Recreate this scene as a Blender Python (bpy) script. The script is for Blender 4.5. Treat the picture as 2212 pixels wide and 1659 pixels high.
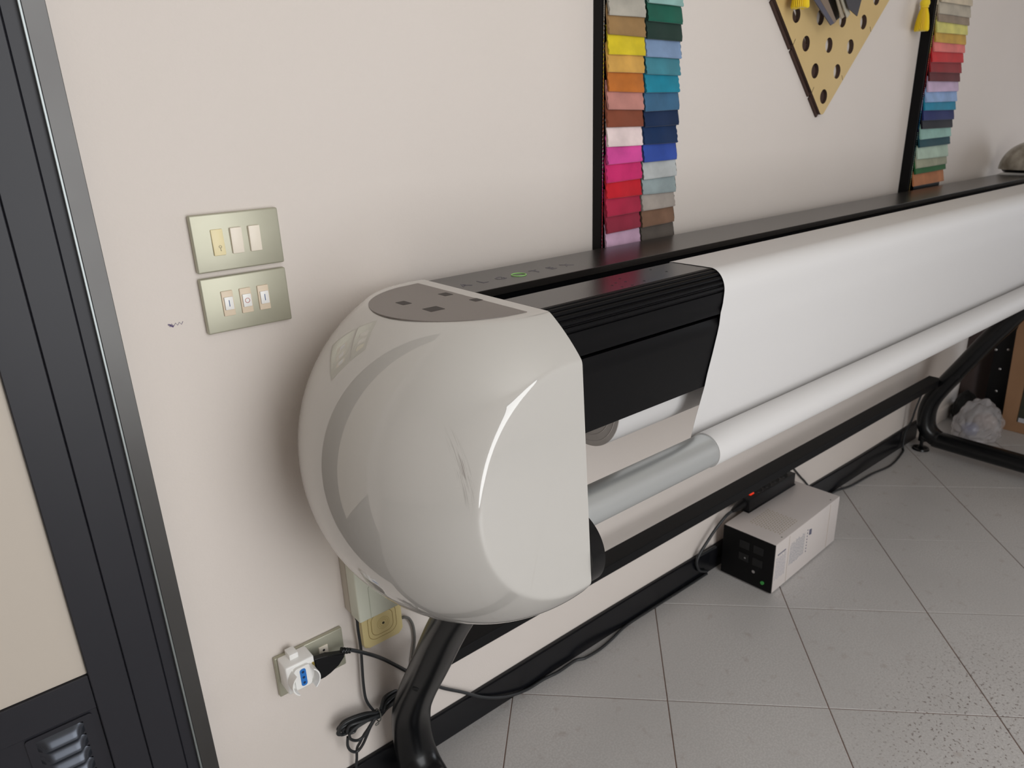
import bpy, bmesh, math, random
import numpy as np
from mathutils import Vector, Matrix
random.seed(7)
for o in list(bpy.data.objects): bpy.data.objects.remove(o, do_unlink=True)
scn = bpy.context.scene
COL = scn.collection

# ------------------------------------------------------------------ camera
def make_camera():
    yaw, pitch, roll = 0.6752, -0.3482, -0.0361
    cy, sy, cp, sp, cr, sr = math.cos(yaw), math.sin(yaw), math.cos(pitch), math.sin(pitch), math.cos(roll), math.sin(roll)
    fwd = Vector((sy*cp, cy*cp, sp)); right = Vector((cy, -sy, 0)); up = right.cross(fwd)
    r2 = right*cr + up*sr; u2 = -right*sr + up*cr
    cd = bpy.data.cameras.new('camera'); co = bpy.data.objects.new('camera', cd); COL.objects.link(co)
    m = Matrix((r2, u2, -fwd)).transposed().to_4x4(); m.translation = Vector((0, -0.9974, 1.1775))
    co.matrix_world = m
    cd.sensor_width = 36; cd.lens = 1558.49/2212*36; cd.clip_start = .02
    cd.dof.use_dof = True; cd.dof.focus_distance = 0.98; cd.dof.aperture_fstop = 8.4
    scn.camera = co
make_camera()
# ------------------------------------------------------------------ world, light, exposure
scn.view_settings.view_transform = 'Standard'; scn.view_settings.look = 'None'
scn.view_settings.gamma = 1; scn.view_settings.use_curve_mapping = False
scn.view_settings.exposure = 0.0
scn.cycles.blur_glossy = 0.0
w = bpy.data.worlds.new('world'); scn.world = w; w.use_nodes = True
w.node_tree.nodes['Background'].inputs[0].default_value = (.75, .85, 1, 1)
w.node_tree.nodes['Background'].inputs[1].default_value = .6
def area(name, loc, rot, sx, sy, power, color):
    l = bpy.data.lights.new(name, 'AREA'); l.shape = 'RECTANGLE'; l.size = sx; l.size_y = sy
    l.energy = power; l.color = color
    o = bpy.data.objects.new(name, l); COL.objects.link(o); o.location = loc; o.rotation_euler = rot
    return o
FY = -2.3          # the shop front opposite the camera's wall
area('shopfront_daylight', (.55, FY-.12, 1.38), (math.radians(90), 0, 0), 1.35, 2.62, 40, (1.0, .995, .975))

area('side_daylight', (4.5+.17, -1.375, .80), (math.radians(90), 0, math.radians(90)), 1.15, 1.0, 13, (.90, .94, 1.0))
# ------------------------------------------------------------------ materials
def srgb(r, g, b):
    f = lambda c: (c/255/12.92) if c/255 <= .04045 else ((c/255+.055)/1.055)**2.4
    return (f(r), f(g), f(b), 1)
MC = {}
def mat(name, rgb, rough=.5, metal=0, coat=0, spec=.5, noise=None, bump=None, trans=0, coat_rough=.03, emit=None, sheen=0):
    """noise=(scale, amount, dark rgb) mottles the colour, bump=(scale, strength[, depth]) gives fine relief"""
    if name in MC: return MC[name]
    m = bpy.data.materials.new(name); m.use_nodes = True; nt = m.node_tree; b = nt.nodes['Principled BSDF']
    b.inputs['Base Color'].default_value = srgb(*rgb); b.inputs['Roughness'].default_value = rough
    b.inputs['Metallic'].default_value = metal; b.inputs['Coat Weight'].default_value = coat
    b.inputs['Coat Roughness'].default_value = coat_rough
    b.inputs['Specular IOR Level'].default_value = spec; b.inputs['Transmission Weight'].default_value = trans
    b.inputs['Sheen Weight'].default_value = sheen
    if emit:
        b.inputs['Emission Color'].default_value = srgb(*emit[0]); b.inputs['Emission Strength'].default_value = emit[1]
    tc = nt.nodes.new('ShaderNodeTexCoord')
    if noise:
        n = nt.nodes.new('ShaderNodeTexNoise'); n.inputs['Scale'].default_value = noise[0]; n.inputs['Detail'].default_value = 6
        nt.links.new(tc.outputs['Object'], n.inputs['Vector'])
        r = nt.nodes.new('ShaderNodeValToRGB'); r.color_ramp.elements[0].position = .35; r.color_ramp.elements[1].position = .65
        r.color_ramp.elements[0].color = srgb(*noise[2]); r.color_ramp.elements[1].color = srgb(*rgb)
        mx = nt.nodes.new('ShaderNodeMixRGB'); mx.inputs[0].default_value = noise[1]
        mx.inputs[1].default_value = srgb(*rgb); nt.links.new(n.outputs[0], r.inputs[0]); nt.links.new(r.outputs[0], mx.inputs[2])
        nt.links.new(mx.outputs[0], b.inputs['Base Color'])
    if bump:
        n = nt.nodes.new('ShaderNodeTexNoise'); n.inputs['Scale'].default_value = bump[0]; n.inputs['Detail'].default_value = 3
        nt.links.new(tc.outputs['Object'], n.inputs['Vector'])
        bp = nt.nodes.new('ShaderNodeBump'); bp.inputs['Strength'].default_value = bump[1]; bp.inputs['Distance'].default_value = bump[2] if len(bump) > 2 else .002
        nt.links.new(n.outputs[0], bp.inputs['Height']); nt.links.new(bp.outputs[0], b.inputs['Normal'])
    MC[name] = m; return m

M_wall = mat('wall_paint', (221, 212, 205), .75, noise=(2.2, .35, (214, 205, 196)), bump=(260, .12))
M_ceil = mat('ceiling_paint', (232, 228, 220), .8)
M_dark = mat('black_aluminium', (35, 35, 42), .42, spec=.4, noise=(9, .3, (27, 28, 35)))
M_satin = mat('satin_bronze_strip', (84, 83, 82), .34, metal=.75, noise=(6, .4, (68, 65, 65)))
M_opal = mat('beige_door_panel', (200, 190, 178), .6)
M_skirt = mat('black_skirting', (17, 18, 22), .26, noise=(14, .4, (12, 12, 15)))
M_black = mat('black_powdercoat', (13, 14, 16), .26, spec=.4, bump=(900, .3, .0001))
M_satinblack = mat('satin_black_sheet', (36, 33, 31), .26, spec=.85, bump=(700, .6, .00022))
M_blackplastic = mat('black_plastic', (14, 14, 16), .38, spec=.3)
M_deep = mat('dark_slot', (6, 6, 7), .7)
M_cover = mat('black_front_cover', (10, 10, 12), .36, spec=.16)
M_pearl = None
M_overlay = mat('grey_control_overlay', (116, 108, 103), .34, spec=.5)
M_button = mat('dark_button', (58, 52, 50), .5, spec=.2)
M_alu = mat('pale_grey_tube', (200, 203, 203), .34, metal=.6)
M_paper = mat('white_paper', (213, 211, 210), .62, spec=.35)
M_core = mat('brown_cardboard', (148, 112, 88), .8)
M_rollend = mat('paper_roll_end', (214, 206, 200), .85)
M_chrome = mat('chrome', (190, 190, 190), .18, metal=1)
M_plate = mat('champagne_metal_plate', (184, 182, 164), .44, metal=.5, noise=(18, .4, (170, 168, 148)))
M_ivory = mat('ivory_plastic', (240, 230, 214), .4)
M_cream = mat('cream_plastic', (238, 224, 178), .42)
M_beige = mat('beige_plastic', (226, 208, 184), .45)
M_white = mat('white_plastic', (242, 241, 238), .3)
M_blue = mat('blue_plastic', (40, 118, 200), .35)
M_ink_blue = mat('ink_blue', (20, 70, 130), .5)
M_ink_red = mat('ink_red', (176, 70, 60), .5)
M_ink_grey = mat('ink_grey', (110, 108, 100), .5)
M_hole = mat('black_hole', (8, 8, 8), .8)
M_boxcream = mat('pale_green_grey_plastic', (214, 216, 200), .45)
M_boxside = mat('grey_beige_plastic', (192, 184, 170), .5)
M_yellow = mat('aged_yellow_plastic', (234, 216, 158), .42)
M_ygroove = mat('brown_groove', (160, 130, 66), .6)
M_cable = mat('black_cable', (40, 42, 44), .4)
M_gcable = mat('grey_cable', (110, 108, 104), .5)
M_ups = mat('warm_white_metal', (212, 204, 200), .42)
M_upsblack = mat('black_panel', (8, 8, 9), .5, spec=.2)
M_red = mat('red_switch', (240, 60, 30), .3, emit=((255, 60, 30), .35))
M_green = mat('green_plastic', (60, 150, 70), .4)
M_ply = mat('plywood_face', (206, 178, 122), .6, noise=(7, .5, (196, 166, 108)))
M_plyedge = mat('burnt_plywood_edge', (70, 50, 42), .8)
M_tassel = mat('yellow_thread', (236, 206, 24), .7, sheen=.3)
M_grout = mat('brown_grout', (124, 98, 86), .9)
M_woodpan = mat('tan_board', (160, 122, 90), .6, noise=(9, .4, (142, 104, 74)))
M_brown = mat('dark_brown_fabric', (60, 46, 42), .8)
M_dome = mat('dusty_chrome', (178, 173, 162), .3, metal=.8, noise=(28, .7, (110, 104, 92)), bump=(60, .4))

def pearl_material():
    m = bpy.data.materials.new('pearl_white_gloss'); m.use_nodes = True; nt = m.node_tree; b = nt.nodes['Principled BSDF']
    b.inputs['Roughness'].default_value = .42; b.inputs['Specular IOR Level'].default_value = .12; b.inputs['Coat Weight'].default_value = 1; b.inputs['Coat Roughness'].default_value = .008
    b.inputs['Coat IOR'].default_value = 1.95
    L = nt.links; N = nt.nodes.new
    geo = N('ShaderNodeNewGeometry')
    base = srgb(194, 191, 186)
    sx = N('ShaderNodeSeparateXYZ'); L.new(geo.outputs['Position'], sx.inputs[0])
    # scuffs: streaky noise, kept to small windows around where the shell is scuffed
    def window(cx, cz, rx, rz):
        a = N('ShaderNodeMath'); a.operation = 'SUBTRACT'; L.new(sx.outputs[0], a.inputs[0]); a.inputs[1].default_value = cx
        a2 = N('ShaderNodeMath'); a2.operation = 'DIVIDE'; L.new(a.outputs[0], a2.inputs[0]); a2.inputs[1].default_value = rx
        c = N('ShaderNodeMath'); c.operation = 'SUBTRACT'; L.new(sx.outputs[2], c.inputs[0]); c.inputs[1].default_value = cz
        c2 = N('ShaderNodeMath'); c2.operation = 'DIVIDE'; L.new(c.outputs[0], c2.inputs[0]); c2.inputs[1].default_value = rz
        p = N('ShaderNodeMath'); p.operation = 'MULTIPLY'; L.new(a2.outputs[0], p.inputs[0]); L.new(a2.outputs[0], p.inputs[1])
        q = N('ShaderNodeMath'); q.operation = 'MULTIPLY'; L.new(c2.outputs[0], q.inputs[0]); L.new(c2.outputs[0], q.inputs[1])
        s = N('ShaderNodeMath'); s.operation = 'ADD'; L.new(p.outputs[0], s.inputs[0]); L.new(q.outputs[0], s.inputs[1])
        t = N('ShaderNodeMath'); t.operation = 'SUBTRACT'; t.inputs[0].default_value = 1; L.new(s.outputs[0], t.inputs[1]); t.use_clamp = True
        return t.outputs[0]
    def streak(scale, thr, win, sd):
        mp = N('ShaderNodeMapping'); mp.inputs['Scale'].default_value = scale; mp.inputs['Location'].default_value = (sd, sd, sd)
        L.new(geo.outputs['Position'], mp.inputs[0])
        n = N('ShaderNodeTexNoise'); n.inputs['Scale'].default_value = 1; n.inputs['Detail'].default_value = 3; L.new(mp.outputs[0], n.inputs[0])
        g = N('ShaderNodeMath'); g.operation = 'SUBTRACT'; L.new(n.outputs[0], g.inputs[0]); g.inputs[1].default_value = thr
        k = N('ShaderNodeMath'); k.operation = 'MULTIPLY'; L.new(g.outputs[0], k.inputs[0]); k.inputs[1].default_value = 14; k.use_clamp = True
        f = N('ShaderNodeMath'); f.operation = 'MULTIPLY'; L.new(k.outputs[0], f.inputs[0]); L.new(win, f.inputs[1]); f.use_clamp = True
        return f.outputs[0]
    s1 = streak((1500, 0, 30), .53, window(.4075, .812, .0075, .052), 3)
    s2 = streak((330, 330, 200), .76, window(.47, .74, .12, .16), 11)
    ad = N('ShaderNodeMath'); ad.operation = 'MAXIMUM'; L.new(s1, ad.inputs[0]); L.new(s2, ad.inputs[1])
    md = N('ShaderNodeMath'); md.operation = 'MULTIPLY'; L.new(ad.outputs[0], md.inputs[0]); md.inputs[1].default_value = .55
    mx = N('ShaderNodeMixRGB'); mx.inputs[1].default_value = base; mx.inputs[2].default_value = srgb(96, 84, 78); L.new(md.outputs[0], mx.inputs[0])
    L.new(mx.outputs[0], b.inputs['Base Color'])
    return m
M_pearl = pearl_material()

def tile_material():
    m = bpy.data.materials.new('grey_porcelain_tile'); m.use_nodes = True; nt = m.node_tree; b = nt.nodes['Principled BSDF']
    L = nt.links; N = nt.nodes.new
    geo = N('ShaderNodeNewGeometry')
    b.inputs['Roughness'].default_value = .42
    def noise(scale, det, lo, hi):
        n = N('ShaderNodeTexNoise'); n.inputs['Scale'].default_value = scale; n.inputs['Detail'].default_value = det
        L.new(geo.outputs['Position'], n.inputs[0])
        r = N('ShaderNodeMapRange'); r.inputs[1].default_value = lo; r.inputs[2].default_value = hi; L.new(n.outputs[0], r.inputs[0])
        return r.outputs[0]
    fine = noise(240, 4, .40, .62); broad = noise(3.0, 3, .4, .65); pits = noise(150, 2, .60, .66)
    vm = N('ShaderNodeVectorMath'); vm.operation = 'SUBTRACT'; L.new(geo.outputs['Position'], vm.inputs[0]); vm.inputs[1].default_value = (1.42, -.68, 0)
    vd = N('ShaderNodeVectorMath'); vd.operation = 'DIVIDE'; L.new(vm.outputs[0], vd.inputs[0]); vd.inputs[1].default_value = (.42, .20, 1)
    vl = N('ShaderNodeVectorMath'); vl.operation = 'LENGTH'; L.new(vd.outputs[0], vl.inputs[0])
    wr = N('ShaderNodeMapRange'); wr.inputs[1].default_value = 1.1; wr.inputs[2].default_value = .3; L.new(vl.outputs['Value'], wr.inputs[0])
    worn = wr.outputs[0]; stain = noise(28, 4, .62, .74)
    def mix(f, a, bb, k=1.0):
        if k != 1.0:
            q = N('ShaderNodeMath'); q.operation = 'MULTIPLY'; L.new(f, q.inputs[0]); q.inputs[1].default_value = k; f = q.outputs[0]
        x = N('ShaderNodeMixRGB'); L.new(f, x.inputs[0])
        for i, s in ((1, a), (2, bb)):
            if isinstance(s, tuple): x.inputs[i].default_value = s
            else: L.new(s, x.inputs[i])
        return x.outputs[0]
    c = mix(fine, srgb(186, 183, 181), srgb(199, 196, 194))
    c = mix(broad, c, srgb(183, 180, 178), .5)
    wp = N('ShaderNodeMath'); wp.operation = 'MULTIPLY'; L.new(pits, wp.inputs[0]); L.new(worn, wp.inputs[1])
    c = mix(wp.outputs[0], c, srgb(106, 92, 86), .8)
    c = mix(stain, c, srgb(150, 134, 126), .35)
    L.new(c, b.inputs['Base Color'])
    bp = N('ShaderNodeBump'); bp.inputs['Strength'].default_value = .12; bp.inputs['Distance'].default_value = .001
    L.new(fine, bp.inputs['Height']); L.new(bp.outputs[0], b.inputs['Normal'])
    return m
M_tile = tile_material()

def bag_material():
    m = bpy.data.materials.new('translucent_polythene'); m.use_nodes = True; nt = m.node_tree; b = nt.nodes['Principled BSDF']
    b.inputs['Base Color'].default_value = srgb(236, 232, 234); b.inputs['Roughness'].default_value = .22
    b.inputs['Alpha'].default_value = .34; b.inputs['Specular IOR Level'].default_value = .9
    return m
M_bag = bag_material()

# ------------------------------------------------------------------ object helpers
ORG = {}
def _finish(o, parent):
    COL.objects.link(o)
    if parent is not None: o.parent = parent
    return o
def origin_of(parent):
    return ORG.get(parent.name, Vector((0, 0, 0))) if parent is not None else Vector((0, 0, 0))
def tag(o, label=None, cat=None, group=None, kind=None):
    if label: o['label'] = label
    if cat: o['category'] = cat
    if group: o['group'] = group
    if kind: o['kind'] = kind
    return o
def thing(name, label, cat, loc=(0, 0, 0), group=None):
    o = bpy.data.objects.new(name, None); o.empty_display_size = .05; COL.objects.link(o); o.location = loc
    ORG[o.name] = Vector(loc); return tag(o, label, cat, group)
def part(name, bm, m, parent=None, smooth=False, label=None, kind=None, origin=None):
    """link a bmesh given in world coordinates as one mesh object"""
    me = bpy.data.meshes.new(name)
    org = origin_of(parent)
    bmesh.ops.recalc_face_normals(bm, faces=bm.faces)
    loc = Vector(origin) if origin is not None else None
    off = loc if (loc is not None and parent is None) else org
    bmesh.ops.translate(bm, vec=-off, verts=bm.verts)
    bm.to_mesh(me); bm.free()
    ms = m if isinstance(m, (list, tuple)) else [m]
    for x in ms: me.materials.append(x)
    if smooth:
        for p in me.polygons: p.use_smooth = True
        try: me.set_sharp_from_angle(angle=math.radians(38))
        except Exception: pass
    o = bpy.data.objects.new(name, me); _finish(o, parent)
    if parent is None and loc is not None: o.location = loc
    ORG[o.name] = off.copy()
    if label: o['label'] = label
    if kind: o['kind'] = kind
    return o
def box(bm, x0, x1, y0, y1, z0, z1, bevel=0, seg=2, M=None):
    r = bmesh.ops.create_cube(bm, size=1)['verts']
    for v in r:
        v.co = Vector(((x0+x1)/2+v.co.x*(x1-x0), (y0+y1)/2+v.co.y*(y1-y0), (z0+z1)/2+v.co.z*(z1-z0)))
    if bevel:
        es = list({e for v in r for e in v.link_edges})
        k = bmesh.ops.bevel(bm, geom=es, offset=bevel, segments=seg, affect='EDGES', profile=.5)
        r = list({v for f in k['faces'] for v in f.verts} | {v for v in r if v.is_valid})
    if M is not None:
        for v in r: v.co = M @ v.co
    return r
def B(*a, **k):
    bm = bmesh.new(); box(bm, *a, **k); return bm
def catmull(pts, n=6, closed=False):
    P = [Vector(p) for p in pts]; out = []; L = len(P)
    rng = L if closed else L-1
    for i in range(rng):
        g = lambda k: P[k % L] if closed else P[min(max(k, 0), L-1)]
        p0, p1, p2, p3 = g(i-1), g(i), g(i+1), g(i+2)
        for k in range(n):
            t = k/n
            out.append(.5*((2*p1)+(p2-p0)*t+(2*p0-5*p1+4*p2-p3)*t*t+(3*p1-p0-3*p2+p3)*t**3))
    if not closed: out.append(P[-1])
    return out
def tube(bm, pts, r, seg=12, closed=False):
    """sweep a circle along a polyline (parallel transport)"""
    pts = [Vector(p) for p in pts]; n = len(pts); rings = []
    T = []
    for i in range(n):
        a = pts[(i-1) % n] if closed else pts[max(i-1, 0)]; b = pts[(i+1) % n] if closed else pts[min(i+1, n-1)]
        t = (b-a); T.append(t.normalized() if t.length > 1e-9 else Vector((0, 0, 1)))
    u = T[0].orthogonal().normalized()
    for i in range(n):
        u = (u-T[i]*u.dot(T[i])); u = u.normalized() if u.length > 1e-6 else T[i].orthogonal().normalized()
        v = T[i].cross(u); rr = r[i] if isinstance(r, (list, tuple)) else r
        rings.append([bm.verts.new(pts[i]+(u*math.cos(2*math.pi*k/seg)+v*math.sin(2*math.pi*k/seg))*rr) for k in range(seg)])
    for i in range(n if closed else n-1):
        a, b = rings[i], rings[(i+1) % n]
        for k in range(seg): bm.faces.new((a[k], a[(k+1) % seg], b[(k+1) % seg], b[k]))
    if not closed:
        bm.faces.new(rings[0][::-1]); bm.faces.new(rings[-1])
def cyl(bm, p0, p1, r0, r1=None, seg=32):
    tube(bm, [p0, p1], [r0, r0 if r1 is None else r1], seg)
def ring(bm, c, axis, R, r, seg=40, mseg=8, a0=0, a1=2*math.pi):
    ax = Vector(axis).normalized(); u = ax.orthogonal().normalized(); v = ax.cross(u); c = Vector(c)
    full = abs(a1-a0-2*math.pi) < 1e-6; n = seg if full else seg+1
    tube(bm, [c+(u*math.cos(a0+(a1-a0)*k/seg)+v*math.sin(a0+(a1-a0)*k/seg))*R for k in range(n)], r, mseg, closed=full)
def prism_x(bm, prof, x0, x1, nx=1, fn=None):
    """closed (y,z) outline swept along x"""
    rows = []
    for i in range(nx+1):
        x = x0+(x1-x0)*i/nx
        rows.append([bm.verts.new(fn(x, y, z, k) if fn else (x, y, z)) for k, (y, z) in enumerate(prof)])
    n = len(prof)
    for i in range(nx):
        for k in range(n): bm.faces.new((rows[i][k], rows[i][(k+1) % n], rows[i+1][(k+1) % n], rows[i+1][k]))
    for rw in (rows[0], rows[-1]):
        f = bm.faces.new(rw); bmesh.ops.triangulate(bm, faces=[f], ngon_method='EAR_CLIP')
def prism_y(bm, prof, y0, y1):
    """closed (x,z) outline given depth along y"""
    a = [bm.verts.new((x, y0, z)) for x, z in prof]; b = [bm.verts.new((x, y1, z)) for x, z in prof]; n = len(prof)
    bm.faces.new(a); bm.faces.new(b[::-1])
    for k in range(n): bm.faces.new((a[k], b[k], b[(k+1) % n], a[(k+1) % n]))
def prism_z(bm, prof, z0, z1):
    a = [bm.verts.new((x, y, z0)) for x, y in prof]; b = [bm.verts.new((x, y, z1)) for x, y in prof]; n = len(prof)
    bm.faces.new(a[::-1]); bm.faces.new(b)
    for k in range(n): bm.faces.new((a[k], a[(k+1) % n], b[(k+1) % n], b[k]))
def rrect(x0, x1, z0, z1, r, n=5):
    out = []
    for cx, cz, a in ((x1-r, z1-r, 0), (x0+r, z1-r, 90), (x0+r, z0+r, 180), (x1-r, z0+r, 270)):
        for k in range(n+1):
            t = math.radians(a+90*k/n); out.append((cx+r*math.cos(t), cz+r*math.sin(t)))
    return out
def shell_profile(line, t):
    """offset an open (y,z) polyline inwards by t and close it"""
    P = [Vector(p) for p in line]; off = []
    for i in range(len(P)):
        a = P[max(i-1, 0)]; b = P[min(i+1, len(P)-1)]; d = (b-a).normalized(); off.append(P[i]+Vector((-d.y, d.x))*t)
    return [tuple(p) for p in P]+[tuple(p) for p in off[::-1]]
def text_mesh(body, size, mat_, parent, name, M, label=None, depth=.0002):
    c = bpy.data.curves.new(name, 'FONT'); c.body = body; c.size = size; c.align_x = 'CENTER'; c.align_y = 'CENTER'; c.extrude = depth
    c.resolution_u = 3
    t = bpy.data.objects.new(name+'_tmp', c); COL.objects.link(t)
    dg = bpy.context.evaluated_depsgraph_get(); me = bpy.data.meshes.new_from_object(t.evaluated_get(dg))
    bpy.data.objects.remove(t, do_unlink=True)
    me.name = name
    me.transform(Matrix.Translation(-origin_of(parent)) @ M)
    me.materials.clear(); me.materials.append(mat_)
    o = bpy.data.objects.new(name, me); _finish(o, parent); ORG[o.name] = origin_of(parent)
    if label: o['label'] = label
    return o

# ------------------------------------------------------------------ the room
RX0, RX1, RZ = -2.4, 4.5, 2.95
def struct(name, bm, m, **k):
    o = part(name, bm, m, None, **k); o['kind'] = 'structure'; return o
bm = bmesh.new(); box(bm, RX0-.2, RX1+.2, 0, .15, -.05, RZ)
wall_back = struct('wall_back', bm, M_wall)
bm = bmesh.new(); box(bm, RX0-.15, RX0, FY-.3, 0, -.05, RZ); struct('wall_left', bm, M_wall)
bm = bmesh.new()
for y0, y1, z0, z1 in ((FY-.3, -2.0, -.05, RZ), (-2.0, -.75, -.05, .25), (-2.0, -.75, 1.4, RZ), (-.75, 0, -.05, RZ)): box(bm, RX1, RX1+.15, y0, y1, z0, z1)
struct('wall_right', bm, M_wall)
bm = bmesh.new()
for a in ((-2.0, -.75, .25, .30), (-2.0, -.75, 1.35, 1.4), (-2.0, -1.95, .25, 1.4), (-.80, -.75, .25, 1.4)): box(bm, RX1+.03, RX1+.08, *a)
struct('window_2', bm, M_dark)
bm = bmesh.new(); box(bm, RX0-.2, RX1+.2, FY-.3, .15, RZ, RZ+.1); struct('ceiling', bm, M_ceil)
bm = bmesh.new()                                                   # wall with the window opening
for x0, x1, z0, z1 in ((RX0, -.15, 0, RZ), (-.15, 1.25, 2.72, RZ), (-.15, 1.25, -.05, .05), (1.25, RX1, 0, RZ)):
    box(bm, x0, x1, FY-.1, FY, z0, z1)
struct('wall_front', bm, M_wall)
def window(name, x0, x1, z0, z1, bars):
    bm = bmesh.new()
    for a in ((x0, x1, z0, z0+.05), (x0, x1, z1-.05, z1), (x0, x0+.05, z0, z1), (x1-.05, x1, z0, z1)):
        box(bm, a[0], a[1], FY-.08, FY-.03, a[2], a[3])
    for b in bars: box(bm, b-.025, b+.025, FY-.08, FY-.03, z0, z1)
    struct(name, bm, M_dark)
window('window_1', -.15, 1.25, .05, 2.72, ())

# floor: grout bed, then every tile laid diagonally
bm = bmesh.new(); box(bm, RX0-.1, RX1+.1, FY-.1, 0, -.05, -.0018)
floor = struct('floor', bm, M_grout)
S = .3333; TH = -.7873; OX, OY = .7683, -.0022
def clip(poly, f):
    out = []
    for i in range(len(poly)):
        a, b = poly[i], poly[(i+1) % len(poly)]; fa, fb = f(a), f(b)
        if fa >= 0: out.append(a)
        if (fa >= 0) != (fb >= 0):
            t = fa/(fa-fb); out.append((a[0]+(b[0]-a[0])*t, a[1]+(b[1]-a[1])*t))
    return out
def tile_poly(i, j, g=.0011):
    u = (math.cos(TH), math.sin(TH)); v = (-u[1], u[0])
    P = []
    for a, b in ((g, g), (S-g, g), (S-g, S-g), (g, S-g)):
        s, t = i*S+a, j*S+b; P.append((OX+s*u[0]+t*v[0], OY+s*u[1]+t*v[1]))
    for f in (lambda p: -.0005-p[1], lambda p: p[1]-FY-.001, lambda p: p[0]-RX0-.001, lambda p: RX1-.001-p[0]):
        P = clip(P, f)
        if len(P) < 3: return None
    A = sum(P[k][0]*P[(k+1) % len(P)][1]-P[(k+1) % len(P)][0]*P[k][1] for k in range(len(P)))/2
    return P if A > 1e-5 else None
def tile_solid(bm, P, h):
    c = Vector((sum(p[0] for p in P)/len(P), sum(p[1] for p in P)/len(P))); e = .0009
    lo = [bm.verts.new((p[0], p[1], -.008)) for p in P]; mid = [bm.verts.new((p[0], p[1], h-.0008)) for p in P]
    top = []
    for p in P:
        d = Vector(p)-c; q = c+d*(1-e/max(d.length, .01)*1.4); top.append(bm.verts.new((q.x, q.y, h)))
    n = len(P)
    for a, b in ((lo, mid), (mid, top)):
        for k in range(n): bm.faces.new((a[k], a[(k+1) % n], b[(k+1) % n], b[k]))
    bm.faces.new(top)
rest = bmesh.new()
for i in range(-14, 26):
    for j in range(-14, 26):
        P = tile_poly(i, j)
        if not P: continue
        cx = sum(p[0] for p in P)/len(P); cyy = sum(p[1] for p in P)/len(P)
        h = random.uniform(-.0003, .0002)
        if -.2 < cx < 4.2 and cyy > -1.7:
            bm = bmesh.new(); tile_solid(bm, P, h); part('floor_tile', bm, M_tile, floor)
        else: tile_solid(rest, P, h)
part('floor_tiles_beyond', rest, M_tile, floor, kind='stuff')

# skirting, rounded top
sk = [(-.0005, .0), (-.0117, .0), (-.0117, .062), (-.0105, .067), (-.007, .0697), (-.0005, .0697)]
bm = bmesh.new(); prism_x(bm, sk, .17, 2.74, 60, lambda x, y, z, k: (x, y-(.0012*math.sin(x*9)*(1 if k in (2, 3, 4) else 0)), z+(.0012*math.sin(x*7+1) if k > 1 else 0)))
o = struct('baseboard_back', bm, M_skirt, smooth=True)
bm = bmesh.new(); prism_x(bm, [(-.0005, 0), (-.010, 0), (-.010, .05), (-.0005, .055)], 2.745, RX1, 1)
struct('baseboard_back_far', bm, M_wall).name = 'baseboard_right'

# scribble of purple pen and small marks on the wall paint
bm = bmesh.new()
zz = [(.2255+.0024*k, .9435-.0035*(k % 2)-.0005*k+.0006*k) for k in range(9)]
tube(bm, [(x, -.0002, z) for x, z in zz], .0004, 5)
prism_y(bm, [(.2255, .9445), (.2285, .9435), (.2325, .9405), (.2315, .9385), (.2285, .9405)], -.0003, 0)
part('pen_mark', bm, mat('purple_ink', (86, 70, 110), .6), wall_back, label='small purple pen scribble on the wall')

# ------------------------------------------------------------------ door on the left
bm = bmesh.new(); box(bm, .1435, .1665, -.016, .0, 0, 2.2, bevel=.0006, seg=1)
door = struct('door_1', bm, M_satin)
def dpart(name, *a, m=M_dark, bevel=.001, **k): return part(name, B(*a, bevel=bevel, seg=1), m, door, **k)
dpart('jamb', .1245, .1432, -.008, 0, 0, 2.2)
dpart('jamb_lip', .1405, .1434, -.0165, -.008, 0, 2.2, label='thin edge of the door frame, coloured as a highlight', m=mat('edge_highlight', (140, 146, 146), .3, metal=.6), bevel=.0005)  # highlight along the frame edge, put into the lip's pale colour
dpart('outer_stile', .0805, .1235, -.013, -.001, 0, 2.2)
dpart('stile', .0355, .0797, -.0135, -.001, 0, 2.2)
dpart('bottom_rail', -.62, .0353, -.0095, -.001, .436, .4905)
dpart('kick_panel', -.62, .0353, -.0065, -.001, 0, .4355)
dpart('door_panel', -.62, .0353, -.005, -.001, .4910, 2.2, m=M_opal, label='plain beige door panel')
bm = bmesh.new(); prism_y(bm, rrect(-.052, .027, .2, .432, .004), -.0095, -.0066); part('vent_plate', bm, M_dark, door)
for k in range(8):                                                 # pressed louvres of the vent, one by one
    zc = .4165-.0207*k
    bm = bmesh.new(); n = 14; rows = []
    for i in range(n+1):
        t = i/n; x = -.041+.056*t; s = math.sin(math.pi*min(1, min(t, 1-t)*5)/2) if min(t, 1-t) < .2 else 1
        row = []
        for jx in range(7):
            a = jx/6; y = -.0095-.0105*s*math.sin(a*math.pi*.5)**.8; z = zc+.008-.0155*a
            row.append(bm.verts.new((x, y, z)))
        row.append(bm.verts.new((x, -.0095, zc-.0072))); rows.append(row)
    for i in range(n):
        for jx in range(7): bm.faces.new((rows[i][jx], rows[i][jx+1], rows[i+1][jx+1], rows[i+1][jx]))
    part('louvre', bm, mat('louvre_metal', (74, 78, 86), .26, metal=.7), door, smooth=True)

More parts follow.
